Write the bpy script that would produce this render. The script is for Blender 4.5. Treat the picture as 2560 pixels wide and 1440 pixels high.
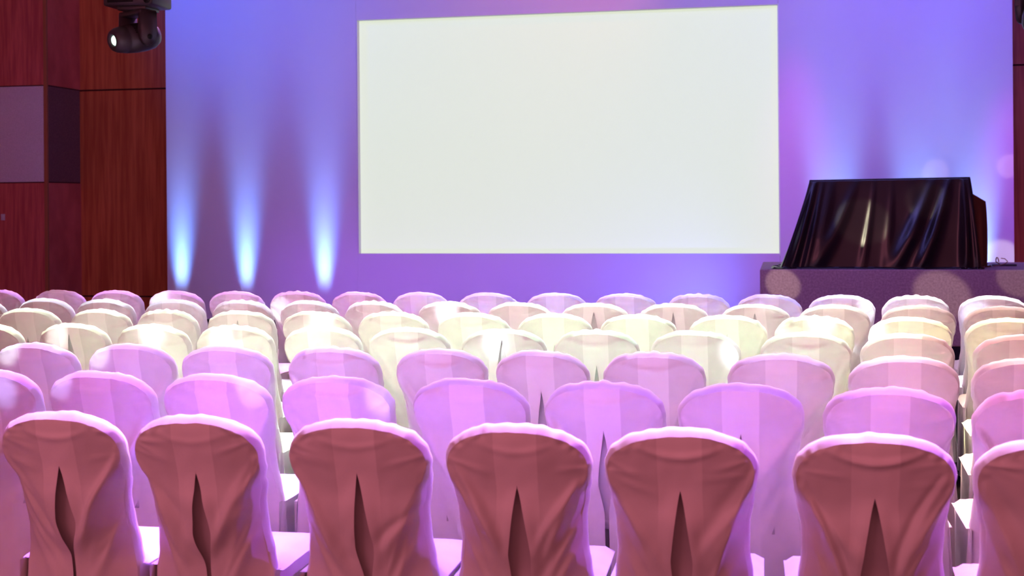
import bpy, bmesh, math, random
from mathutils import Vector, Matrix, noise

for o in list(bpy.data.objects):
    bpy.data.objects.remove(o)
C = bpy.context.scene.collection
R = math.radians

# ------------------------------------------------------------------ camera
F_PX, YAW, ROLL, HORIZON, EYE = 3300.0, R(11.778), R(-0.4667), 502.19, 1.6
FWD = Vector((-math.sin(YAW), math.cos(YAW), 0))
_rt = Vector((math.cos(YAW), math.sin(YAW), 0)); _up = Vector((0, 0, 1))
RIGHT = math.cos(ROLL) * _rt + math.sin(ROLL) * _up
UP = -math.sin(ROLL) * _rt + math.cos(ROLL) * _up
cam = bpy.data.objects.new('camera', bpy.data.cameras.new('camera'))
C.objects.link(cam)
m = Matrix((RIGHT, UP, -FWD)).transposed().to_4x4(); m.translation = Vector((0, 0, EYE))
cam.matrix_world = m
cam.data.sensor_width = 36.0
cam.data.lens = F_PX * 36.0 / 2560
cam.data.shift_y = -(720 - HORIZON) / 2560
cam.data.clip_end = 200
cam.data.dof.use_dof = True
cam.data.dof.focus_distance = 6.8
cam.data.dof.aperture_fstop = 4.5
bpy.context.scene.camera = cam

def at_y(px, py, Y):
    """point where the sight line through a photo pixel crosses the plane y = Y"""
    d = FWD + RIGHT * (px - 1280) / F_PX - UP * (py - HORIZON) / F_PX
    t = Y / d.y
    return Vector((0, 0, EYE)) + d * t

def at_z(px, py, Z):
    d = FWD + RIGHT * (px - 1280) / F_PX - UP * (py - HORIZON) / F_PX
    return Vector((0, 0, EYE)) + d * ((Z - EYE) / d.z)

# ------------------------------------------------------------------ colour and world
sc = bpy.context.scene
vs = sc.view_settings
vs.view_transform = 'Standard'; vs.look = 'None'; vs.gamma = 1; vs.exposure = 0
vs.use_curve_mapping = False
sc.cycles.sample_clamp_indirect = 0      # many coloured lamps: keep all of the light the seats throw back
w = bpy.data.worlds.new('world'); sc.world = w; w.use_nodes = True
w.node_tree.nodes['Background'].inputs[0].default_value = (0.42, 0.13, 0.16, 1)
w.node_tree.nodes['Background'].inputs[1].default_value = 0.50

# ------------------------------------------------------------------ lights
BY = 17.0                       # plane of the stage backdrop
def aim(o, p, q, twist=0):
    o.location = p
    o.rotation_euler = (Vector(q) - Vector(p)).to_track_quat('-Z', 'Y').to_euler()

def spot(name, p, q, deg, col, watt, blend=.6, r=.03, sx=1.0):
    l = bpy.data.lights.new(name, 'SPOT'); o = bpy.data.objects.new(name, l); C.objects.link(o)
    l.spot_size = R(deg); l.spot_blend = blend; l.color = col; l.energy = watt; l.shadow_soft_size = r
    aim(o, p, q); o.scale = (sx, 1, 1)
    return o

def strip(name, p, q, sx, sy, col, watt, spread):
    """a long batten of LED heads, its long side along the rows"""
    l = bpy.data.lights.new(name, 'AREA'); o = bpy.data.objects.new(name, l); C.objects.link(o)
    l.shape = 'RECTANGLE'; l.size = sx; l.size_y = sy; l.color = col; l.energy = watt; l.spread = R(spread)
    aim(o, p, q)
    return o

ROW_Y = [3.793, 4.720, 5.648, 6.596, 7.503, 8.311, 9.156]

RIG = {   # linear colour times power factor of every lamp
'backdrop_wash': (0.5081, 0.4319, 1.711),
'batten_cream_left': (2.269, 3.068, 1.891),
'batten_cream_mid': (0.8902, 1.539, 0.9688),
'batten_cream_right': (0.95, 0.45, 0.375),
'batten_ivory_left': (1.284, 1.725, 1.214),
'batten_ivory_mid': (1.27, 2.042, 1.213),
'batten_ivory_right': (1.91, 1.632, 0.7),
'batten_lilac_left': (0.75, 0.3, 1.25),
'batten_lilac_mid': (0.35, 0.38, 1.4),
'batten_lilac_right': (1.299, 1.281, 1.367),
'batten_peach_left': (0.8177, 0.9827, 1.207),
'batten_peach_mid': (0.876, 1.005, 0.8121),
'batten_peach_right': (0.45, 0.3, 0.2),
'batten_pink_left': (1.117, 0.6561, 2.193),
'batten_pink_mid': (0.5628, 0.3857, 0.9921),
'batten_pink_right': (0.929, 0.469, 0.4702),
'batten_violet_left': (1.554, 0.5036, 3.684),
'batten_violet_mid': (0.25, 0.14, 0.9),
'batten_violet_right': (0.6, 0.15, 0.3),
'front_batten_left': (0.8008, 0.3874, 0.5474),
'front_batten_right': (0.3069, 0.2217, 0.3946),
'rose_fill': (2.393, 0.6443, 0.9517),
'uplight_blue': (1.076, 3.659, 12.63),
'uplight_core': (3.731, 4.874, 11.14),
'uplight_soft': (2.658, 5.457, 12.82),
'wash_edge_side': (0.8415, 0, 1.442),
'wash_floor': (0.3214, 0.0801, 0.9422),
'wash_low_middle': (0.209, 0.4208, 2.241),
'wash_screen_side': (0.5619, 0, 0.5755),
'wash_top_left': (0, 0.2745, 2.511),
'wash_top_middle': (0.8112, 0.1338, 0),
'wash_top_right': (0, 0, 1.827),
'world': (0.7959, 0.1849, 0.2369),
'batten_rim_left': (3.4, 1.5, 4.8),
'batten_rim_mid': (2.6, 1.2, 3.4),
'batten_rim_right': (2.2, 1.05, 2.5),
'side_violet': (8, 1.2, 17),
}
def rig(name): return RIG.get(name, (1, 1, 1))
def setcol(l, name, e0):
    c = rig(name); k = max(c)
    l.color = tuple(v / k for v in c) if k > 0 else (1, 1, 1)
    l.energy = e0 * k
    return l
w.node_tree.nodes['Background'].inputs[0].default_value = (*rig('world'), 1)
w.node_tree.nodes['Background'].inputs[1].default_value = 1

# battens hung over the hall, lighting it from the stage side: each one falls on the seats between two rows,
# and the seats throw its colour on the backs of the row behind them
GAPS = ('violet', 'pink', 'cream', 'ivory', 'peach', 'lilac')
for g, nm in enumerate(GAPS):
    y = ROW_Y[g] + .42
    k = 1 + y / 9
    for sd, x, ln in (('left', -2.55 * k + .3, 2.25), ('mid', -.55 * k + .1, 1.65), ('right', 1.05 * k - .1, 1.65)):
        n_ = 'batten_%s_%s' % (nm, sd)
        o = strip(n_, (x, y + 3.6, 5.4), (x, y, .55), ln * k, .10, (1, 1, 1), 30, 7)
        setcol(o.data, n_, 14)
# the battens that graze the tops of the nearest row
for sd, x in (('left', -2.9), ('mid', -.7), ('right', 1.5)):
    n_ = 'batten_rim_' + sd
    o = strip(n_, (x, ROW_Y[0] + 3.8, 5.2), (x, ROW_Y[0] + .03, .95), 2.2, .08, (1, 1, 1), 10, 5); setcol(o.data, n_, 3)
# soft general light from the stage
for sd, x in (('left', -5), ('right', 3)):
    o = strip('front_batten_' + sd, (x, 13.5, 5.8), (x * .3 - .5, 5.5, .9), 5, .3, (1, 1, 1), 300, 70); setcol(o.data, 'front_batten_' + sd, 200)

# wash and uplights on the backdrop
def wspot(name, p, q, deg, e0, blend=1, r=.1, sx=1.0):
    o = spot(name, p, q, deg, (1, 1, 1), e0, blend, r, sx); setcol(o.data, name, e0)
    return o
o = strip('backdrop_wash', (-1.5, 10.5, 6.0), (-1.5, BY, 2.6), 10, .3, (1, 1, 1), 120, 120); setcol(o.data, 'backdrop_wash', 120)
def B_(px, py): return at_y(px, py, BY)
wspot('wash_top_left', (-9.6, 13.2, 6.1), B_(600, -60), 58, 300)
wspot('wash_top_middle', (-1.6, 15.2, 6.1), B_(1380, -30), 75, 140)
wspot('wash_top_right', (2.4, 14.0, 6.1), B_(2240, 60), 75, 200)
wspot('wash_low_middle', (B_(1790, 700).x, BY - 1.1, .12), B_(1640, 690), 120, 30)
wspot('wash_screen_side', (.75, 13.4, 6.1), B_(1985, 440), 30, 500, sx=.42)
wspot('wash_edge_side', (4.2, 13.4, 6.1), B_(2525, 500), 24, 500, sx=.42)
n_ = 'wash_floor'; o = strip(n_, (-3.2, BY - 1.5, .08), (-3.2, BY, .75), 7.5, .1, (1, 1, 1), 10, 100); setcol(o.data, n_, 20)
for px in (455, 617, 812):
    x = B_(px, 735).x
    wspot('uplight_core', (x, BY - .30, .04), (x, BY, 1.35), 58, 15, sx=.21)
    wspot('uplight_blue', (x, BY - .36, .04), (x, BY, 1.9), 62, 30, sx=.33)
for px in (2085, 2300, 2440):
    x = B_(px, 735).x
    wspot('uplight_soft', (x, BY - .42, .04), (x, BY, 1.5), 64, 60, sx=.36)

# dim rose fill added at the rear of the hall to shape the chair backs
o = strip('rose_fill', (-5.5, -3.2, 5.2), (-1.0, 4.5, .7), 5, 3, (1, 1, 1), 100, 150); setcol(o.data, 'rose_fill', 60)
# violet spot from the right that catches the flanks of the nearest row
wspot('side_violet', (3.9, ROW_Y[0] + 1.1, 4.3), (-.6, ROW_Y[0] + .05, .55), 70, 60, .8, .05, .28)
# narrow moving spots: patches on the riser, the backdrop and some of the chair backs
def patch(px, py, Y, src, r, col, watt, blend=.5):
    q = at_y(px, py, Y); d = (q - Vector(src)).length
    spot('moving_spot', src, q, math.degrees(2 * math.atan(r / d)), col, 8 * watt * d * d, blend, .01)
RISER_Y = at_z(2400, 867, 0).y
patch(1957, 711, RISER_Y, (-5, 5.5, 4.0), .19, (1, .98, .66), 2.6)
patch(2355, 736, RISER_Y, (-5, 5.5, 4.0), .28, (1, .98, .66), 2.0)
patch(2545, 700, RISER_Y, (-5, 5.5, 4.0), .20, (1, .98, .66), 1.4)
patch(2135, 545, RISER_Y, (-5, 5.5, 4.0), .28, (1, .9, .62), 3)
patch(2290, 490, RISER_Y, (-5, 5.5, 4.0), .22, (1, .9, .62), 2)
patch(2500, 650, BY, (4.2, 7, 5.2), .26, (1, .9, .8), 2.0)
patch(2522, 415, BY, (4.2, 7, 5.2), .16, (1, .62, .72), .9)
patch(2338, 432, BY, (4.2, 7, 5.2), .18, (1, .72, .72), .7)
for px, py, row, r, col in ((150, 850, 3, .07, (1, 1, .92)), (390, 836, 3, .10, (.95, 1, .95)), (560, 858, 3, .09, (1, 1, .9)), (1245, 868, 3, .06, (.85, .97, 1)),
                            (1835, 890, 3, .06, (.8, .95, 1)), (2062, 806, 4, .07, (.85, .97, 1)), (2182, 828, 4, .06, (.85, 1, .95)), (812, 806, 4, .09, (1, 1, .9)),
                            (1120, 785, 5, .07, (.85, .95, 1)), (700, 775, 6, .06, (.85, 1, .95)), (400, 745, 6, .05, (.9, 1, .95)), (2180, 770, 6, .08, (.9, .95, 1)),
                            (2440, 790, 6, .07, (.6, .75, 1)), (20, 985, 1, .07, (.45, .40, 1)), (960, 1010, 1, .05, (.5, .45, 1)), (160, 965, 1, .04, (.5, .4, 1)),
                            (640, 985, 1, .04, (.5, .4, 1)), (250, 890, 2, .05, (.8, .9, 1)), (30, 885, 2, .06, (.8, .9, 1)), (1940, 830, 4, .05, (1, .9, .5))):
    patch(px, py, ROW_Y[row], (-2.0, -2.5, 4.6), r, col, 6.0, 1)

# ------------------------------------------------------------------ materials
def mat(name, col, rough=.6, spec=.3, **kw):
    mt = bpy.data.materials.new(name); mt.use_nodes = True
    b = mt.node_tree.nodes['Principled BSDF']
    b.inputs['Base Color'].default_value = (*col, 1)
    b.inputs['Roughness'].default_value = rough
    b.inputs['Specular IOR Level'].default_value = spec
    for k, v in kw.items():
        b.inputs[k.replace('_', ' ')].default_value = v
    return mt

def noisy(mt, c1, c2, scale, stretch=(1, 1, 1), rot=(0, 0, 0), detail=6, bump=0.0, lo=.35, hi=.65):
    nt = mt.node_tree; N = nt.nodes.new; L = nt.links.new
    tc = N('ShaderNodeTexCoord'); mp = N('ShaderNodeMapping'); nz = N('ShaderNodeTexNoise'); cr = N('ShaderNodeValToRGB')
    mp.inputs['Scale'].default_value = stretch; mp.inputs['Rotation'].default_value = rot
    nz.inputs['Scale'].default_value = scale; nz.inputs['Detail'].default_value = detail
    cr.color_ramp.elements[0].position = lo; cr.color_ramp.elements[0].color = (*c1, 1)
    cr.color_ramp.elements[1].position = hi; cr.color_ramp.elements[1].color = (*c2, 1)
    b = nt.nodes['Principled BSDF']
    L(tc.outputs['Object'], mp.inputs[0]); L(mp.outputs[0], nz.inputs['Vector'])
    L(nz.outputs[0], cr.inputs[0]); L(cr.outputs[0], b.inputs['Base Color'])
    if bump:
        bp = N('ShaderNodeBump'); bp.inputs['Strength'].default_value = bump; bp.inputs['Distance'].default_value = .004
        L(nz.outputs[0], bp.inputs['Height']); L(bp.outputs[0], b.inputs['Normal'])
    return mt

M = {}
M['cover'] = noisy(mat('white_cover_fabric', (.76, .74, .74), .55, .25, Sheen_Weight=.15), (.73, .71, .71), (.78, .76, .76), 9)
M['inner_lit'] = mat('lit_backrest_fabric', (.72, .68, .70), .6, .2)  # rear-row backrest pad: light coming through the cloth put into a lighter colour
# whiter middle strip of each cover: light through the cloth, put into its colour
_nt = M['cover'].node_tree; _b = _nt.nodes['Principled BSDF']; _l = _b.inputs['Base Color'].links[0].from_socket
_at = _nt.nodes.new('ShaderNodeAttribute'); _at.attribute_name = 'lit_strip'
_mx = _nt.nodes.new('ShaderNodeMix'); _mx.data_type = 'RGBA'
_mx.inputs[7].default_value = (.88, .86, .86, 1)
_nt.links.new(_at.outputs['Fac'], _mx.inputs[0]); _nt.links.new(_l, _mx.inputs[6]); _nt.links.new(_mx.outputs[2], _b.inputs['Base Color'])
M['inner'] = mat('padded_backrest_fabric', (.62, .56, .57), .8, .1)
M['wood_v'] = noisy(mat('red_wood_vertical', (.3, .1, .05), .45, .3), (.46, .105, .036), (.68, .19, .066), 3.0, (6, 6, .35))
M['wood_d'] = noisy(mat('red_wood_diagonal', (.3, .1, .05), .45, .3), (.58, .12, .10), (.78, .19, .15), 3.0, (8, 1, .6), (0, R(40), 0))
M['wood_edge'] = mat('orange_wood_edge', (.45, .16, .07), .4, .3)
M['groove'] = mat('dark_groove', (.05, .015, .012), .7, .1)
M['fabric_panel'] = noisy(mat('grey_acoustic_fabric', (.3, .25, .28), .9, .1), (.76, .68, .70), (.86, .77, .80), 60)
M['fabric_dark'] = noisy(mat('darker_acoustic_fabric', (.2, .1, .1), .9, .1), (.20, .10, .10), (.25, .13, .13), 60)  # band on the pier's side face, in a darker base colour
M['backdrop'] = mat('white_backdrop_board', (.80, .79, .80), .75, .15)
M['carpet'] = noisy(mat('dark_carpet', (.02, .015, .018), .95, .05), (.010, .008, .010), (.022, .016, .02), 90)
M['riser'] = noisy(mat('purple_grey_riser_carpet', (.2, .14, .18), .95, .08), (.37, .215, .265), (.49, .305, .36), 45, detail=9, bump=.3)
M['satin'] = mat('black_satin_cloth', (.012, .008, .011), .26, .45)
M['black'] = mat('black_casing', (.05, .042, .05), .42, .4)
M['dark'] = mat('dark_recess', (.006, .005, .007), .6, .2)
M['ceiling'] = mat('ceiling_paint', (.25, .2, .2), .9, .1)
M['white_plastic'] = mat('white_plastic', (.8, .78, .78), .4, .4)
M['copper'] = mat('brown_cable', (.30, .10, .06), .5, .4)
def emit(name, base, col, strength):
    mt = mat(name, base, .5, .2)
    b = mt.node_tree.nodes['Principled BSDF']
    b.inputs['Emission Color'].default_value = (*col, 1); b.inputs['Emission Strength'].default_value = strength
    return mt
M['screen'] = emit('lit_screen', (.24, .24, .24), (.665, .745, .575), 1.0)
M['lens'] = emit('lit_lens', (.1, .1, .1), (.72, 1, .86), 2.2)

# ------------------------------------------------------------------ mesh helpers
def build(name, bm, mts, parent=None, smooth=True):
    me = bpy.data.meshes.new(name)
    bmesh.ops.recalc_face_normals(bm, faces=bm.faces)
    bm.to_mesh(me); bm.free()
    for mt in (mts if isinstance(mts, (list, tuple)) else [mts]):
        me.materials.append(mt)
    if smooth:
        for p in me.polygons: p.use_smooth = True
    o = bpy.data.objects.new(name, me); C.objects.link(o)
    if parent: o.parent = parent
    return o

def tag(o, label, cat, group=None):
    o['label'] = label; o['category'] = cat
    if group: o['group'] = group
    return o

def thing(name, loc, label, cat, group=None, rz=0):
    o = bpy.data.objects.new(name, None); C.objects.link(o)
    o.empty_display_size = .1
    o.location = loc; o.rotation_euler = (0, 0, rz)
    return tag(o, label, cat, group)

def struct(o):
    o['kind'] = 'structure'; return o

def bx(bm, x0, x1, y0, y1, z0, z1, bevel=0, seg=2, mi=0, mtx=None):
    vs_ = [bm.verts.new((x, y, z)) for x in (x0, x1) for y in (y0, y1) for z in (z0, z1)]
    idx = [(0, 1, 3, 2), (4, 6, 7, 5), (0, 4, 5, 1), (2, 3, 7, 6), (0, 2, 6, 4), (1, 5, 7, 3)]
    fs = [bm.faces.new([vs_[i] for i in f]) for f in idx]
    for f in fs: f.material_index = mi
    if mtx is not None:
        for v in vs_: v.co = mtx @ v.co
    if bevel:
        es = list({e for f in fs for e in f.edges})
        bmesh.ops.bevel(bm, geom=es, offset=bevel, segments=seg, profile=.5, affect='EDGES')

def lathe(bm, prof, n=32, mtx=Matrix(), cap0=True, cap1=True):
    """revolve (radius, x) pairs about the local x axis"""
    rings = []
    for r, x in prof:
        rings.append([bm.verts.new(mtx @ Vector((x, r * math.cos(2 * math.pi * k / n), r * math.sin(2 * math.pi * k / n)))) for k in range(n)])
    for a, b in zip(rings, rings[1:]):
        for k in range(n):
            bm.faces.new((a[k], a[(k + 1) % n], b[(k + 1) % n], b[k]))
    if cap0: bm.faces.new(rings[0][::-1])
    if cap1: bm.faces.new(rings[-1])

def tube(bm, pts, r, n=8):
    pts = [Vector(p) for p in pts]; rings = []
    for i, p in enumerate(pts):
        t = (pts[min(i + 1, len(pts) - 1)] - pts[max(i - 1, 0)]).normalized()
        a = t.orthogonal().normalized() if i == 0 else (a - t * a.dot(t)).normalized()
        b = t.cross(a)
        rings.append([bm.verts.new(p + r * (math.cos(2 * math.pi * k / n) * a + math.sin(2 * math.pi * k / n) * b)) for k in range(n)])
    for a_, b_ in zip(rings, rings[1:]):
        for k in range(n):
            bm.faces.new((a_[k], a_[(k + 1) % n], b_[(k + 1) % n], b_[k]))
    bm.faces.new(rings[0][::-1]); bm.faces.new(rings[-1])

def lerp_tab(tab, z):
    if z <= tab[0][0]: return tab[0][1]
    for (a, va), (b, vb) in zip(tab, tab[1:]):
        if z <= b:
            t = (z - a) / (b - a); t = t * t * (3 - 2 * t)
            return va + (vb - va) * t
    return tab[-1][1]

# ------------------------------------------------------------------ the hall
XL, XR, Y0, Y1, ZC = -13.0, 6.5, -4.0, 18.0, 6.6
bm = bmesh.new(); bx(bm, XL, XR, Y0, Y1, -.2, 0); struct(build('floor', bm, M['carpet'], smooth=False))
bm = bmesh.new(); bx(bm, XL, XR, Y0, Y1, ZC, ZC + .2); struct(build('ceiling', bm, M['ceiling'], smooth=False))

# rear wall of red wood, in tiers parted by dark grooves
WY = 17.75
z_groove = at_y(300, 224, WY).z; z_low = at_y(300, 741, WY).z
bm = bmesh.new()
for a, b in ((0, z_low - .012), (z_low + .012, z_groove - .012), (z_groove + .012, ZC)):
    bx(bm, XL, XR, WY, WY + .2, a, b)
for z in (z_low, z_groove):
    bx(bm, XL, XR, WY + .02, WY + .2, z - .012, z + .012, mi=1)
struct(build('wall_back', bm, [M['wood_v'], M['groove']], smooth=False))

# left pier of the wall: timber with a band of grey fabric
PY = 16.85
px_edge = at_y(118, 400, PY).x
zt, zb = at_y(60, 216, PY).z, at_y(60, 455, PY).z
bm = bmesh.new()
for a, b in ((0, zb - .015), (zt + .015, ZC)):
    bx(bm, XL, px_edge, PY, WY, a, b)
bx(bm, XL, px_edge - .01, PY + .012, WY, zb - .015, zt + .015, mi=1)
struct(build('wall_left', bm, [M['wood_d'], M['groove']], smooth=False))
bm = bmesh.new()
bx(bm, XL, px_edge - .05, PY - .004, PY + .02, zb, zt, .004)
struct(build('trim_1', bm, M['fabric_panel'], smooth=False))
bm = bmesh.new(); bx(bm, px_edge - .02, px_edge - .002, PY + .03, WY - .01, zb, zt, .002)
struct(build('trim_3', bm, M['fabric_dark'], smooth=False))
bm = bmesh.new(); bx(bm, px_edge - .045, px_edge + .006, PY - .012, PY + .03, 0, ZC, .006)
struct(build('trim_2', bm, M['wood_edge'], smooth=False))
bm = bmesh.new(); bx(bm, XL - .2, XL, Y0, Y1, 0, ZC); struct(build('wall_side_left', bm, M['wood_v'], smooth=False))
bm = bmesh.new(); bx(bm, XR, XR + .2, Y0, Y1, 0, ZC); struct(build('wall_side_right', bm, M['wood_v'], smooth=False))

# light switch on the pier
p = at_y(8, 543, PY)
t = thing('light_switch', (p.x, PY, p.z), 'small white light switch on the red wood wall at far left', 'switch')
bm = bmesh.new(); bx(bm, -.032, .032, -.012, 0, -.045, .045, .004); build('plate', bm, M['white_plastic'], t)
bm = bmesh.new(); bx(bm, -.014, .014, -.018, -.011, -.024, .024, .003); build('rocker', bm, M['white_plastic'], t)

# ------------------------------------------------------------------ stage backdrop with the screen let into it
xa, xb = at_y(416, 400, BY).x, at_y(893, 400, BY).x
xc, xd = at_y(1948, 400, BY).x, at_y(2534, 400, BY).x
sz1 = (at_y(894, 50, BY).z + at_y(1946, 11, BY).z) / 2
sz0 = (at_y(899, 636, BY).z + at_y(1949, 632, BY).z) / 2
sx0, sx1 = xb + .012, xc - .008
BT = 5.3
back = thing('stage_backdrop', ((xa + xd) / 2, BY, 0), 'tall plain white backdrop wall washed in violet and blue light', 'backdrop')
ox = (xa + xd) / 2
bm = bmesh.new(); bx(bm, xa - ox, xb - ox - .003, 0, .10, 0, BT, .003); build('side_panel', bm, M['backdrop'], back, False)
bm = bmesh.new(); bx(bm, xc - ox + .003, xd - ox, 0, .10, 0, BT, .003); build('side_panel', bm, M['backdrop'], back, False)
bm = bmesh.new()
for (a, b, c, d) in ((xb, xc, 0, sz0), (xb, xc, sz1, BT), (xb, sx0, sz0, sz1), (sx1, xc, sz0, sz1)):
    bx(bm, a - ox, b - ox, 0, .10, c, d)
build('centre_panel', bm, M['backdrop'], back, False)
scr = thing('projection_screen', ((sx0 + sx1) / 2, BY + .105, sz0), 'large blank glowing white screen set into the violet backdrop', 'screen')
hw = (sx1 - sx0) / 2
bm = bmesh.new(); bx(bm, -hw - .03, hw + .03, .0, .02, -.03, sz1 - sz0 + .03); build('screen_surface', bm, M['screen'], scr, False)
bm = bmesh.new(); bx(bm, -hw - .05, hw + .05, .022, .06, -.05, sz1 - sz0 + .05); build('mounting_frame', bm, M['black'], scr, False)

# ------------------------------------------------------------------ riser box with the draped console
pb = at_z(2400, 867, 0); RY = pb.y
rx0 = at_y(1900, 700, RY).x; rx1 = at_y(2680, 700, RY).x
rz = at_y(2200, 674, RY).z
t = thing('riser', ((rx0 + rx1) / 2, RY, 0), 'purple-grey carpeted box platform at right carrying the black draped console', 'platform')
hw = (rx1 - rx0) / 2
bm = bmesh.new(); bx(bm, -hw, hw, 0, BY - RY - .45, 0, rz, .012); build('platform_box', bm, M['riser'], t, False)

# black cloth over the console: loops from the top edge down to the riser
def xz(px, py, dy=0):
    q = at_y(px, py, RY + dy); return q
DY = .10
A = xz(2024, 450, DY + .12); B = xz(2425, 444, DY + .12)
BL = xz(1952, 668, DY); BR = xz(2462, 671, DY)
t = thing('draped_console', ((BL.x + BR.x) / 2, RY + DY, rz), 'low console hidden under a glossy black satin cloth on the purple-grey platform', 'console')
O = t.location.copy()
Hc = (A.z + B.z) / 2 - rz
FOLDS = ((.035, .016, .085, .02), (.085, .012, .05, .035), (.14, .03, .05, .02), (.30, .028, .040, -.12), (.41, .014, .022, .0), (.52, .016, .016, .01),
         (.64, .03, .014, .05), (.77, .030, .060, -.20), (.87, .024, .075, -.17), (.955, .016, .080, -.03), (.985, .010, .05, 0))
LOBE = .24
def loop_pts(tq, n_front=120, n_side=30):
    """outline of the cloth at height fraction tq (1 = top edge, 0 = foot), counter-clockwise from front left"""
    s = 1 - tq
    xl = A.x + (BL.x - A.x) * (s ** 1.12); xr = B.x + (BR.x - B.x) * (s ** .8) * .75
    yf = .12 * tq
    pts = []
    for i in range(n_front):
        u = i / n_front
        x = xl + (xr - xl) * u
        fold = 0
        for (c, wd, a, sl) in FOLDS:
            cc = c + sl * s
            fold += a * math.exp(-((u - cc) / (wd * (1 + .7 * s))) ** 2)
        fold *= min(1, s * 1.5) ** .8 * (1 - .55 * s ** 6)
        fold += .012 * s * noise.noise(Vector((u * 9, s * 2, 3)))
        pts.append(Vector((x, yf - fold, 0)))
    for i in range(n_side):
        u = i / n_side
        b_ = max(0, min(1, (u - .22) / .6))
        pts.append(Vector((xr + (LOBE - .10 * s) * b_ + .012 * math.sin(u * 16 + s * 3) * s, yf + .70 * u, 0)))
    for i in range(30):
        u = i / 30
        x0 = xr + LOBE - .10 * s
        pts.append(Vector((x0 + (xl - x0) * u, yf + .70 - .15 * u + .015 * math.sin(u * 30) * s, 0)))
    for i in range(n_side):
        u = i / n_side
        pts.append(Vector((xl - .012 * math.sin(u * 18) * s, yf + .55 * (1 - u), 0)))
    return pts
def top_z(P, yf):
    """behind the front box the cloth drops to a lower one"""
    d_ = (P.y - yf) / .70
    return -.15 * max(0, min(1, (d_ - .06) / .14)) - .12 * max(0, min(1, (d_ - .20) / .62))
bm = bmesh.new(); loops = []
NT = 44
for j in range(NT + 1):
    tq = 1 - j / NT
    ring = []
    for P in loop_pts(tq):
        drop = top_z(P, .12 * tq)
        z = (Hc + drop) * tq + .004
        z += (.014 * (P.x - A.x) / (B.x - A.x) - .007) * tq
        ring.append(bm.verts.new((P.x - O.x, P.y, z)))
    loops.append(ring)
# cloth pooling on the platform
ring = []; mid = []
for i, v in enumerate(loops[-1]):
    P = v.co; c = Vector((0, .3, 0)); d = (P - c); d.z = 0; d.normalize()
    e = .03 + .04 * max(0, noise.noise(Vector((P.x * 4, P.y * 4, 0)))) + (.07 if (P.x < -.95 and P.y < .3) else 0)
    e *= .5 if abs(P.x) < .9 else 1
    if P.y + d.y * e < -.085: e = 0.012
    mid.append(bm.verts.new((P.x + d.x * e * .7, max(-.085, P.y + d.y * e * .7), .022 + .012 * noise.noise(Vector((P.x * 14, P.y * 14, 5))))))
    ring.append(bm.verts.new((P.x + d.x * e, max(-.09, P.y + d.y * e), .004)))
loops += [mid, ring]
n = len(ring)
for a, b in zip(loops, loops[1:]):
    for k in range(n):
        bm.faces.new((a[k], a[(k + 1) % n], b[(k + 1) % n], b[k]))
bm.faces.new(loops[0])
cl = build('satin_cloth', bm, M['satin'], t)
# casing under it, seen as the sharp top edge
bm = bmesh.new()
bx(bm, A.x - O.x + .04, B.x - O.x - .04, .20, .50, .02, Hc - .34, .01); build('console_case', bm, M['black'], t)

# loose cable ends lying on the platform
p = at_y(2506, 664, RY + .75)
t = thing('cable', (p.x, RY + .75, rz), 'thin curled brown cable ends lying on the platform beside the black cloth', 'cable')
bm = bmesh.new(); tube(bm, [(-.05 + .012 * math.cos(a * .7), .01 * a, .05 + .05 * math.sin(a * .62)) for a in range(0, 6)] + [(.0, .05, .006), (.12, .05, .006)], .006)
build('curled_lead', bm, M['copper'], t)
bm = bmesh.new(); tube(bm, [(-.10, -.05, .006), (-.04, -.02, .012), (.03, .0, .03), (.06, .02, .055), (.03, .03, .085), (-.01, .03, .09)], .005)
build('curled_lead', bm, M['copper'], t)
bm = bmesh.new(); bx(bm, -.10, .16, .04, .12, 0, .022, .006); build('connector_bar', bm, M['black'], t)

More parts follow.
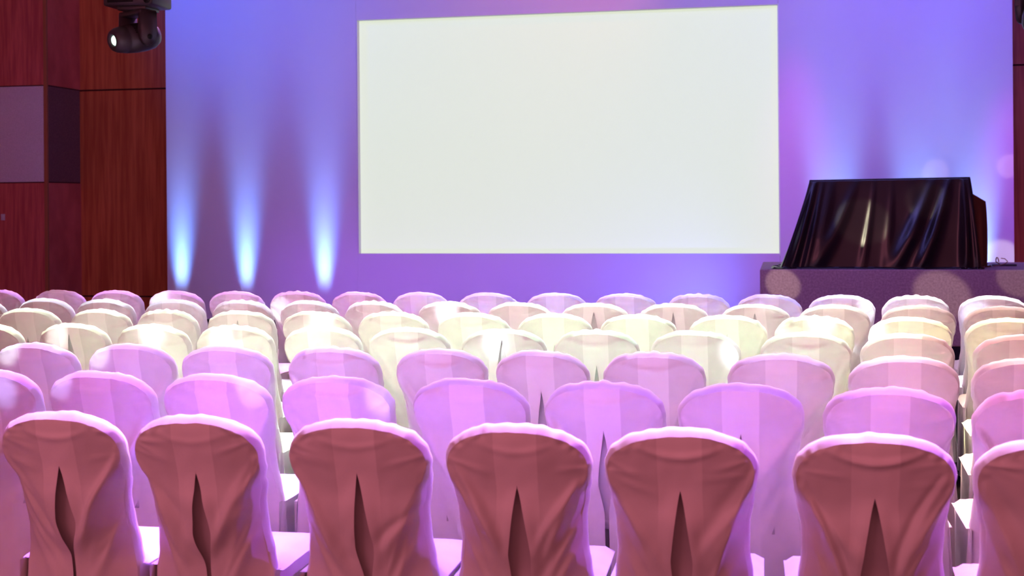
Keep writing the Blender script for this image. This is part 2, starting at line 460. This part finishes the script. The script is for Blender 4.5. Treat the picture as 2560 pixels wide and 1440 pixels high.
# ------------------------------------------------------------------ moving-head stage lights
def moving_head(px, py, Y, label, ax_px):
    """hangs head down; (px, py) is the middle of the underside of the base"""
    p = at_y(px, py, Y); s = Y / F_PX            # metres per photo pixel here
    t = thing('moving_head_light', (p.x, p.y, p.z), label, 'stage light', 'moving head lights')
    K = s
    def v(x, y, z): return Vector((x * K, y * K, z * K))
    bm = bmesh.new()
    bx(bm, -70 * K, 72 * K, -60 * K, 60 * K, 4 * K, 48 * K, 6 * K)
    bx(bm, -40 * K, 44 * K, -40 * K, 40 * K, -6 * K, 6 * K, 3 * K)
    base = build('base', bm, M['black'], t)
    bm = bmesh.new(); bx(bm, -56 * K, 18 * K, -62.5 * K, -59 * K, 12 * K, 42 * K, 1 * K); build('display_panel', bm, M['dark'], base)
    bm = bmesh.new(); lathe(bm, [(9 * K, 0), (9 * K, 5 * K)], 20, Matrix.Translation(v(58, -58, 16)) @ Matrix.Rotation(-math.pi / 2, 4, 'Z')); build('socket', bm, M['dark'], base)
    # clamp up to the ceiling pole
    bm = bmesh.new(); bx(bm, -16 * K, 16 * K, -14 * K, 14 * K, 47 * K, 62 * K, 3 * K)
    lathe(bm, [(6 * K, 0), (6 * K, ZC - p.z - 60 * K)], 16, Matrix.Translation(v(0, 0, 60)) @ Matrix.Rotation(-math.pi / 2, 4, 'Y'))
    build('hanging_pole', bm, M['black'], t)
    # yoke: crosspiece and two arms, turned so that the far arm shows left and the near one right
    av = .74 * RIGHT - .67 * FWD
    ry = Matrix.Rotation(math.atan2(av.y, av.x), 4, 'Z')
    bm = bmesh.new()
    bx(bm, -54 * K, 54 * K, -26 * K, 26 * K, -18 * K, -5 * K, 4 * K, mtx=ry)
    yoke = build('yoke', bm, M['black'], t)
    for sx in (-1, 1):
        bm = bmesh.new()
        prof = [(-26, -8), (26, -8), (27, -60), (24, -84), (14, -98), (0, -102), (-14, -98), (-24, -84), (-27, -60)]
        for xo in (44 * sx, 58 * sx):
            pass
        a = [bm.verts.new(ry @ v(42 * sx, y, z)) for y, z in prof]
        b = [bm.verts.new(ry @ v(57 * sx, y * .92, z * .985 - .5)) for y, z in prof]
        k = len(prof)
        for i in range(k): bm.faces.new((a[i], a[(i + 1) % k], b[(i + 1) % k], b[i]))
        bm.faces.new(a); bm.faces.new(b[::-1])
        bmesh.ops.bevel(bm, geom=[e for e in bm.edges], offset=2.2 * K, segments=2, affect='EDGES')
        arm = build('yoke_arm', bm, M['black'], t)
        bm = bmesh.new(); lathe(bm, [(7 * K, 0), (7 * K, 3 * K)], 20, ry @ Matrix.Translation(v(57 * sx, 0, -78)) @ Matrix.Rotation(0 if sx > 0 else math.pi, 4, 'Z')); build('pivot_cap', bm, M['dark'], arm)
    # head: a bullet-shaped lathe on the tilt axis, pointing at the audience
    d = (ax_px[0] * RIGHT + ax_px[1] * UP - ax_px[2] * FWD).normalized()
    hm = Matrix.Translation(v(0, 0, -76)) @ d.to_track_quat('X', 'Z').to_matrix().to_4x4()
    bm = bmesh.new()
    lathe(bm, [(r * K, x * K) for r, x in ((8, -62), (26, -58), (35, -44), (39, -20), (40, 10), (38, 40), (36, 42), (37, 44), (33, 66), (28, 76), (24, 79), (17, 78), (14, 72), (13, 70))], 40, hm, True, True)
    head = build('head', bm, M['black'], t)
    bm = bmesh.new(); lathe(bm, [(13.5 * K, 71 * K), (12 * K, 74 * K), (8 * K, 75.5 * K), (2 * K, 76 * K)], 32, hm); build('lens', bm, M['lens'], head)
    bm = bmesh.new()
    for i in range(6):
        a = R(20 + i * 9)
        mt = hm @ Matrix.Rotation(a, 4, 'X')
        bx(bm, -22 * K, 26 * K, 38 * K, 41.3 * K, -1.6 * K, 1.6 * K, mtx=mt)
    build('vent', bm, M['dark'], head)
    return t
moving_head(344, 24, 10.5, 'black moving head spotlight with lit lens hanging at upper left', (-.66, -.20, .72))
moving_head(2606, -52, 12.0, 'black moving head spotlight cut off by the top right edge', (-.5, -.5, .7))

# ------------------------------------------------------------------ covered banquet chairs
TOP = .93
WT = [(0, .215), (.30, .210), (.42, .203), (.50, .191), (.58, .182), (.66, .184), (.73, .197), (.78, .2085), (.82, .2125)]
ZS = .818
NEXP = 2.3
def top_curve(u, skew):
    u = max(-1, min(1, u))
    return ZS + (TOP - ZS) * (max(0, 1 - abs(u) ** NEXP)) ** (1 / NEXP) + skew * u * (1 - u * u)
def y_back(z):
    return lerp_tab([(0, .06), (.30, .10), (.46, .105), (.70, .055), (.93, .0)], z) - .035

def chair_meshes(seed, slit_top=.765, slit_w=.030, slit_low=.52, slit_close=.25, lean=0.0, wr=1.0, fine=True, swag=.5):
    """white slip cover over a round-topped banquet chair; returns mesh data of its parts"""
    rnd = random.Random(seed)
    nu = 76 if fine else 44
    us = [math.sin(math.pi / 2 * (i / (nu // 2) - 1)) for i in range(nu + 1)]
    BAND = .305
    # snap the two columns next to the band's edges
    for sgn in (-1, 1):
        k = min(range(len(us)), key=lambda i: abs(us[i] - sgn * BAND)); us[k] = sgn * (BAND - .008)
        us.append(sgn * (BAND + .008))
    us.sort(); nu = len(us) - 1
    zside = [i * ZS / (84 if fine else 36) for i in range((84 if fine else 36) + 1)]
    ntop = 18 if fine else 11
    skew = rnd.uniform(-.006, .006)
    # creases: lines from the shoulders towards the foot of the slit
    cre = []
    for s in (-1, 1):
        for k in range(rnd.choice((2, 3, 3))):
            x0 = s * rnd.uniform(.17, .225); z0 = rnd.uniform(.70, .86)
            x1 = s * rnd.uniform(.0, .08); z1 = rnd.uniform(.42, .60)
            cre.append((x0, z0, x1, z1, rnd.uniform(.009, .020) * rnd.choice((1, 1, -.8)), rnd.uniform(.012, .024)))
        x0 = s * .18; cre.append((x0, rnd.uniform(.56, .62), s * .05, .36, rnd.uniform(.006, .012), .016))
        for k in range(2):                          # fine pulled threads
            cre.append((s * rnd.uniform(.195, .215), rnd.uniform(.62, .82), s * rnd.uniform(.03, .10), rnd.uniform(.36, .50), rnd.uniform(.003, .006), rnd.uniform(.004, .007)))
        for k in range(rnd.choice((1, 2, 3))):      # short tugs from the corner
            z0 = rnd.uniform(.80, .88)
            cre.append((s * rnd.uniform(.19, .22), z0, s * rnd.uniform(.06, .12), z0 - rnd.uniform(.0, .05), rnd.uniform(.003, .007), rnd.uniform(.006, .010)))
    ph = rnd.uniform(0, 9)
    def seg(x, z, c):
        x0, z0, x1, z1, a, wd = c
        dx, dz = x1 - x0, z1 - z0
        t_ = max(0, min(1, ((x - x0) * dx + (z - z0) * dz) / (dx * dx + dz * dz)))
        dd = math.hypot(x - x0 - t_ * dx, z - z0 - t_ * dz)
        return a * math.exp(-(dd / (wd * (.6 + .8 * t_))) ** 2) * min(1, .35 + 2 * t_) * (1 - .75 * t_ ** 4)
    def wrinkle(x, z, u):
        d = sum(seg(x, z, c) for c in cre)
        sg = .905 - .035 * (1 - min(1, (x / .13) ** 2))
        d += swag * .012 * math.exp(-((z - sg) / .010) ** 2) * max(0, 1 - (x / .14) ** 2)
        tz = top_curve(u, skew)
        rim = max(0, (tz - z)) if z > ZS - .05 else 9
        rim = min(rim, (1 - abs(u)) * .21 if z > .74 else 9)
        side = min(1, max(0, (abs(u) - .32) / .2))
        d += side * .011 * noise.noise(Vector((x * 42, z * 42 + seed, seed * .37))) * math.exp(-(rim / .022) ** 2)
        d += .006 * noise.noise(Vector((x * 7 + seed * 3.1, z * 6, seed)))
        d += .0025 * noise.noise(Vector((x * 22 + seed, z * 16, seed * 2.0)))
        return d * wr
    def slit(z):
        """half opening of the slit at height z"""
        if z >= slit_top: return 0
        if z > slit_low:
            t_ = (slit_top - z) / (slit_top - slit_low); return slit_w * (t_ ** .8)
        t_ = min(1, (slit_low - z) / .13)
        return slit_w * (1 - (1 - slit_close) * t_ * t_ * (3 - 2 * t_))
    bm = bmesh.new()
    TH = .062
    rows_b, rows_f = [], []
    lay = bm.verts.layers.float.new('lit_strip')
    nr = len(zside) + ntop
    mid = nu // 2
    for j in range(nr):
        rb, rf = [], []
        for i, u in enumerate(us):
            if j < len(zside):
                z = zside[j]; x = u * lerp_tab(WT, z)
            else:
                t_ = (j - len(zside) + 1) / ntop
                t_ = 1 - (1 - t_) ** 1.5
                z = ZS + t_ * (top_curve(u, skew) - ZS + .0018 * wr * noise.noise(Vector((u * 6, seed * 2.3, 1)))); x = u * .2125
            edge = (1 - u * u)
            sides = [0]
            s_ = slit(z)
            if i == mid and s_ > 1e-5: sides = [-1, 1]
            vb = []
            for sd in sides:
                xx = x
                if s_ > 0:
                    k = -1 if (sd < 0 or (sd == 0 and x < 0)) else 1
                    fall = math.exp(-(abs(x) / .075) ** 1.6)
                    xx = x + k * s_ * fall + lean * (slit_top - z) * fall
                uf = .30 + .70 * max(0, min(1, (z - .46) / .34))
                fl = max(0, abs(u) - uf) / max(.05, 1.05 - uf)
                flank = .055 * fl ** 1.25 * min(1, max(0, (.82 - z) / .10)) * min(1, max(0, (z - .02) / .2))
                flap = -.010 * math.exp(-(abs(x) / .03) ** 2) * min(1, s_ / .02)
                y = y_back(z) - .022 * edge * min(1, max(0, (z - .35) / .2)) - wrinkle(x, z, u) * edge ** .25 + flap + flank
                # the rim rolls over at the outline
                if j >= len(zside): 
                    pass
                nv = bm.verts.new((xx, y, z)); vb.append(nv)
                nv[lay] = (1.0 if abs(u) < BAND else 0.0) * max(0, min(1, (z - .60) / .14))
            rb.append(vb)
            yf = y_back(z) + TH - .010 * edge + .045 * max(0, min(1, (.80 - z) / .2)) * u * u
            rf.append(bm.verts.new((x * .985, yf, z + .009 * max(0, min(1, (z - .74) / .12)))))
        rows_b.append(rb); rows_f.append(rf)
    def L(r, i): return r[i][-1]     # vertex used by the quad to the right of column i
    def Rr(r, i): return r[i][0]
    for j in range(nr - 1):
        a, b = rows_b[j], rows_b[j + 1]
        fa, fb = rows_f[j], rows_f[j + 1]
        zmid = .5 * (a[mid][0].co.z + b[mid][0].co.z)
        for i in range(nu):
            q = [L(a, i), Rr(a, i + 1), Rr(b, i + 1), L(b, i)]
            f = bm.faces.new(q)
            uc = (us[i] + us[i + 1]) / 2
            bm.faces.new([fa[i], fb[i], fb[i + 1], fa[i + 1]])
    # rim: a rounded strip from the back sheet to the front sheet, all round the outline
    ob = [rows_b[j][0][0] for j in range(len(zside))] + [rows_b[-1][i][0] for i in range(1, nu)] + [rows_b[j][-1][0] for j in reversed(range(len(zside)))]
    of = [rows_f[j][0] for j in range(len(zside))] + [rows_f[-1][i] for i in range(1, nu)] + [rows_f[j][-1] for j in reversed(range(len(zside)))]
    NS = 5
    prev = ob
    cen = Vector((0, 0, .62))
    for s in range(1, NS + 1):
        if s == NS: cur = of
        else:
            cur = []
            for k, (p, q) in enumerate(zip(ob, of)):
                t_ = s / NS
                c = p.co.lerp(q.co, t_)
                out = (p.co - cen); out.y = 0
                if p.co.z < .62: out.z = 0
                out.normalize()
                bul = .016 * math.sin(math.pi * t_)
                g = .005 * wr * noise.noise(Vector((p.co.x * 34, p.co.z * 34, seed * 1.7))) * math.sin(math.pi * t_) if p.co.z > .74 else 0
                cur.append(bm.verts.new(c + out * (bul + g)))
        for k in range(len(ob) - 1):
            try: bm.faces.new((prev[k], prev[k + 1], cur[k + 1], cur[k]))
            except ValueError: pass
        prev = cur
    for a, b in zip(ob, ob[1:]):
        e = bm.edges.get((a, b))
        if e and a.co.z > .5: e.smooth = False
    bmesh.ops.remove_doubles(bm, verts=bm.verts, dist=.0002)
    out = []
    def take(name, bm, mts, sub=0):
        me = bpy.data.meshes.new(name)
        bmesh.ops.recalc_face_normals(bm, faces=bm.faces)
        bm.to_mesh(me); bm.free()
        for mt in mts: me.materials.append(mt)
        for p in me.polygons: p.use_smooth = True
        out.append((name, me))
    take('back_cover', bm, [M['cover']])
    # padded board inside, seen through the slit
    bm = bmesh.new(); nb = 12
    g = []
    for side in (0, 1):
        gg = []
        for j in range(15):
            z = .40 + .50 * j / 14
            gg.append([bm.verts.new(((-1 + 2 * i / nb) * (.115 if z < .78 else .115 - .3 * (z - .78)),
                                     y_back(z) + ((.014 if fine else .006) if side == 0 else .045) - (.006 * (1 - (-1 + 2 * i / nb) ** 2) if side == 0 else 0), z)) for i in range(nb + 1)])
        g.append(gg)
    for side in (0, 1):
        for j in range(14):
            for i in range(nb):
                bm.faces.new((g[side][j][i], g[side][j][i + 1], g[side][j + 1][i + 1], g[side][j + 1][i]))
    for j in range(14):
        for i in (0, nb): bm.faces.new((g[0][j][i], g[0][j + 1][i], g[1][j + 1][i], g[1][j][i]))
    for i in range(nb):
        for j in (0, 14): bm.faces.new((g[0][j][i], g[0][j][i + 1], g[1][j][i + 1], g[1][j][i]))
    take('backrest_pad', bm, [M['inner'] if fine else M['inner_lit']])
    # seat cover: a soft slab
    bm = bmesh.new(); n = 16
    tp = []
    for j in range(n + 1):
        r = []
        for i in range(n + 1):
            a, b = -1 + 2 * i / n, -1 + 2 * j / n
            k = max(abs(a), abs(b))
            x = a * (.236 if fine else .224); y = .335 + b * .20
            z = .468 - .028 * max(0, (k - .72) / .28) ** 2.2 + .004 * noise.noise(Vector((a * 2, b * 2, seed)))
            r.append(bm.verts.new((x, y, z)))
        tp.append(r)
    for j in range(n):
        for i in range(n):
            bm.faces.new((tp[j][i], tp[j][i + 1], tp[j + 1][i + 1], tp[j + 1][i]))
    take('seat_cover', bm, [M['cover']])
    # skirt: hangs from the seat edge to the floor on the sides and the front
    bm = bmesh.new()
    sw = .228 if fine else .217
    path = [(-sw, .10 + .435 * i / 12) for i in range(13)] + [(-sw + 2 * sw * i / 12, .535) for i in range(1, 13)] + [(sw, .535 - .435 * i / 12) for i in range(1, 13)]
    rs = []
    for j in range(15):
        z = .442 - (.442 - .012) * j / 14
        r = []
        for k, (x, y) in enumerate(path):
            fl = (.442 - z) / .43
            wv = (.004 + .010 * fl) * math.sin(k * 1.35 + ph) * (.3 + .7 * fl)
            nx, ny = ((-1, 0) if k < 12 else (0, 1) if 12 < k < 24 else (1, 0)) if k not in (12, 24) else ((-.7, .7) if k == 12 else (.7, .7))
            r.append(bm.verts.new((x + nx * (wv - .006), y + ny * (wv + .004 + .012 * fl), z)))
        rs.append(r)
    for a, b in zip(rs, rs[1:]):
        for k in range(len(path) - 1): bm.faces.new((a[k], a[k + 1], b[k + 1], b[k]))
    take('skirt', bm, [M['cover']])
    return out

# one set of part meshes for every front-row chair, a few shared sets for the rows behind
FRONT = [chair_meshes(11, .775, .036, .60, .15, .02, 1.1), chair_meshes(12, .770, .031, .58, .25, .03, 1.2, swag=.3),
         chair_meshes(13, .785, .029, .56, .35, .04, 1.1, swag=.4), chair_meshes(14, .762, .034, .56, .8, 0, 1.15, swag=.4),
         chair_meshes(15, .768, .032, .56, .7, .0, 1.0, swag=.9), chair_meshes(16, .765, .040, .54, .8, .01, 1.0, swag=1.3),
         chair_meshes(17, .765, .03, .56, .6, 0, 1.0)]
PLAIN = [chair_meshes(30 + k, .765, .026, .58, .3, .0, 1 + .12 * k, False, swag=(.1, .9, .4, 1.2, .2, .7)[k]) for k in range(6)]
HIGH = [chair_meshes(50 + k, .895, .022 + .006 * k, .76, .7, .0, 1.2, False, swag=0) for k in range(2)]
MIDS = [chair_meshes(60, .845, .020, .70, .7, 0, 1.3, False, swag=.3)]

# top centre of every chair in the photograph: (pixel, pixel, kind)
ROWS = [
 [(155, 'F0'), (493, 'F1'), (895, 'F2'), (1293, 'F3'), (1700, 'F4'), (2185, 'F5'), (2650, 'F6')],
 [(-30, 'P0'), (252, 'P2'), (544, 'P1'), (843, 'P3'), (1174, 'P2'), (1510, 'P5'), (1851, 'P0'), (2222, 'P4'), (2600, 'P5')],
 [(92, 'P4'), (326, 'P0'), (568, 'P1'), (833, 'P5'), (1101, 'P3'), (1354, 'P2'), (1634, 'P5'), (1952, 'P4'), (2259, 'P0'), (2572, 'P4')],
 [(-30, 'P1'), (185, 'H0'), (381, 'P4'), (588, 'P5'), (806, 'P0'), (1022, 'P3'), (1260, 'H1'), (1492, 'P5'), (1738, 'P2'), (2014, 'P3'), (2268, 'M0'), (2555, 'P0')],
 [(70, 'P0'), (250, 'P4'), (416, 'P5'), (603, 'H0'), (790, 'P2'), (982, 'P5'), (1183, 'P1'), (1386, 'P0'), (1595, 'P4'), (1818, 'M0'), (2036, 'P5'), (2275, 'P1'), (2520, 'P3')],
 [(-55, 'P2'), (111, 'P0'), (265, 'P4'), (436, 'P0'), (606, 'P5'), (772, 'P1'), (935, 'P5'), (1122, 'P4'), (1300, 'P2'), (1487, 'H1'), (1684, 'H0'), (1888, 'H1'), (2084, 'P0'), (2296, 'P4'), (2505, 'P3')],
 [(-8, 'P5'), (150, 'H0'), (290, 'P3'), (441, 'P1'), (592, 'P3'), (743, 'P5'), (898, 'P2'), (1052, 'P0'), (1222, 'P1'), (1390, 'P0'), (1563, 'P4'), (1745, 'P5'), (1923, 'P2'), (2104, 'P3'), (2289, 'P5'), (2484, 'P1')],
]
TOPPX = [lambda x: 1040 + (x - 155) * .0305, lambda x: 938 + (x - 400) * .026, lambda x: 868 + (x - 90) * .0148,
         lambda x: 816 + (x - 185) * .0146, lambda x: 780 + (x - 70) * .0085, lambda x: 756 + (x - 105) * .0058, lambda x: 735 + (x - 290) * .0033]
ORD = ['first', 'second', 'third', 'fourth', 'fifth', 'sixth', 'seventh', 'eighth', 'ninth', 'tenth', 'eleventh', 'twelfth', 'thirteenth', 'fourteenth', 'fifteenth', 'sixteenth']
ROWNAME = ['nearest row', 'second nearest row', 'third nearest row', 'middle row', 'third row from the backdrop', 'second row from the backdrop', 'farthest row by the backdrop']
LOOK = ['shaded rose', 'bright violet', 'pink-lit', 'cream-lit', 'glaring cream-white', 'pale cream', 'pale lilac']
SETS = {'F': FRONT, 'P': PLAIN, 'H': HIGH, 'M': MIDS}
proto = {}
rj = random.Random(5)
for r, row in enumerate(ROWS):
    xs = [at_y(px, TOPPX[r](px), ROW_Y[r]).x for px, kind in row]
    for k, (px, kind) in enumerate(row):
        q = at_y(px, TOPPX[r](px), ROW_Y[r])
        loc = (q.x, ROW_Y[r] + (rj.uniform(-.012, .012) if r else 0), 0); rzz = R(rj.uniform(-2.0, 2.0))
        extra = {'F': ' with an open slit', 'H': ' slit high', 'M': ' slit midway', 'P': ''}[kind[0]]
        n_ = len(row)
        place = ORD[k] + ' from left' if k <= n_ / 2 else ('rightmost' if k == n_ - 1 else ORD[n_ - 1 - k] + ' from right')
        if k == 0: place = 'leftmost'
        lab = '%s fabric-covered chair%s, %s in the %s' % (LOOK[r], extra, place, ROWNAME[r])
        t = thing('banquet_chair', loc, lab, 'chair', 'covered chairs in the ' + ROWNAME[r], rzz)
        gap = min([abs(xs[k] - x) for i, x in enumerate(xs) if i != k])
        t.scale = (min(1, gap / .483), 1, 1)
        if kind in proto:
            for part in proto[kind]:
                c = part.copy(); C.objects.link(c); c.parent = t
        else:
            proto[kind] = []
            for name, me in SETS[kind[0]][int(kind[1])]:
                o = bpy.data.objects.new(name, me); C.objects.link(o); o.parent = t
                proto[kind].append(o)
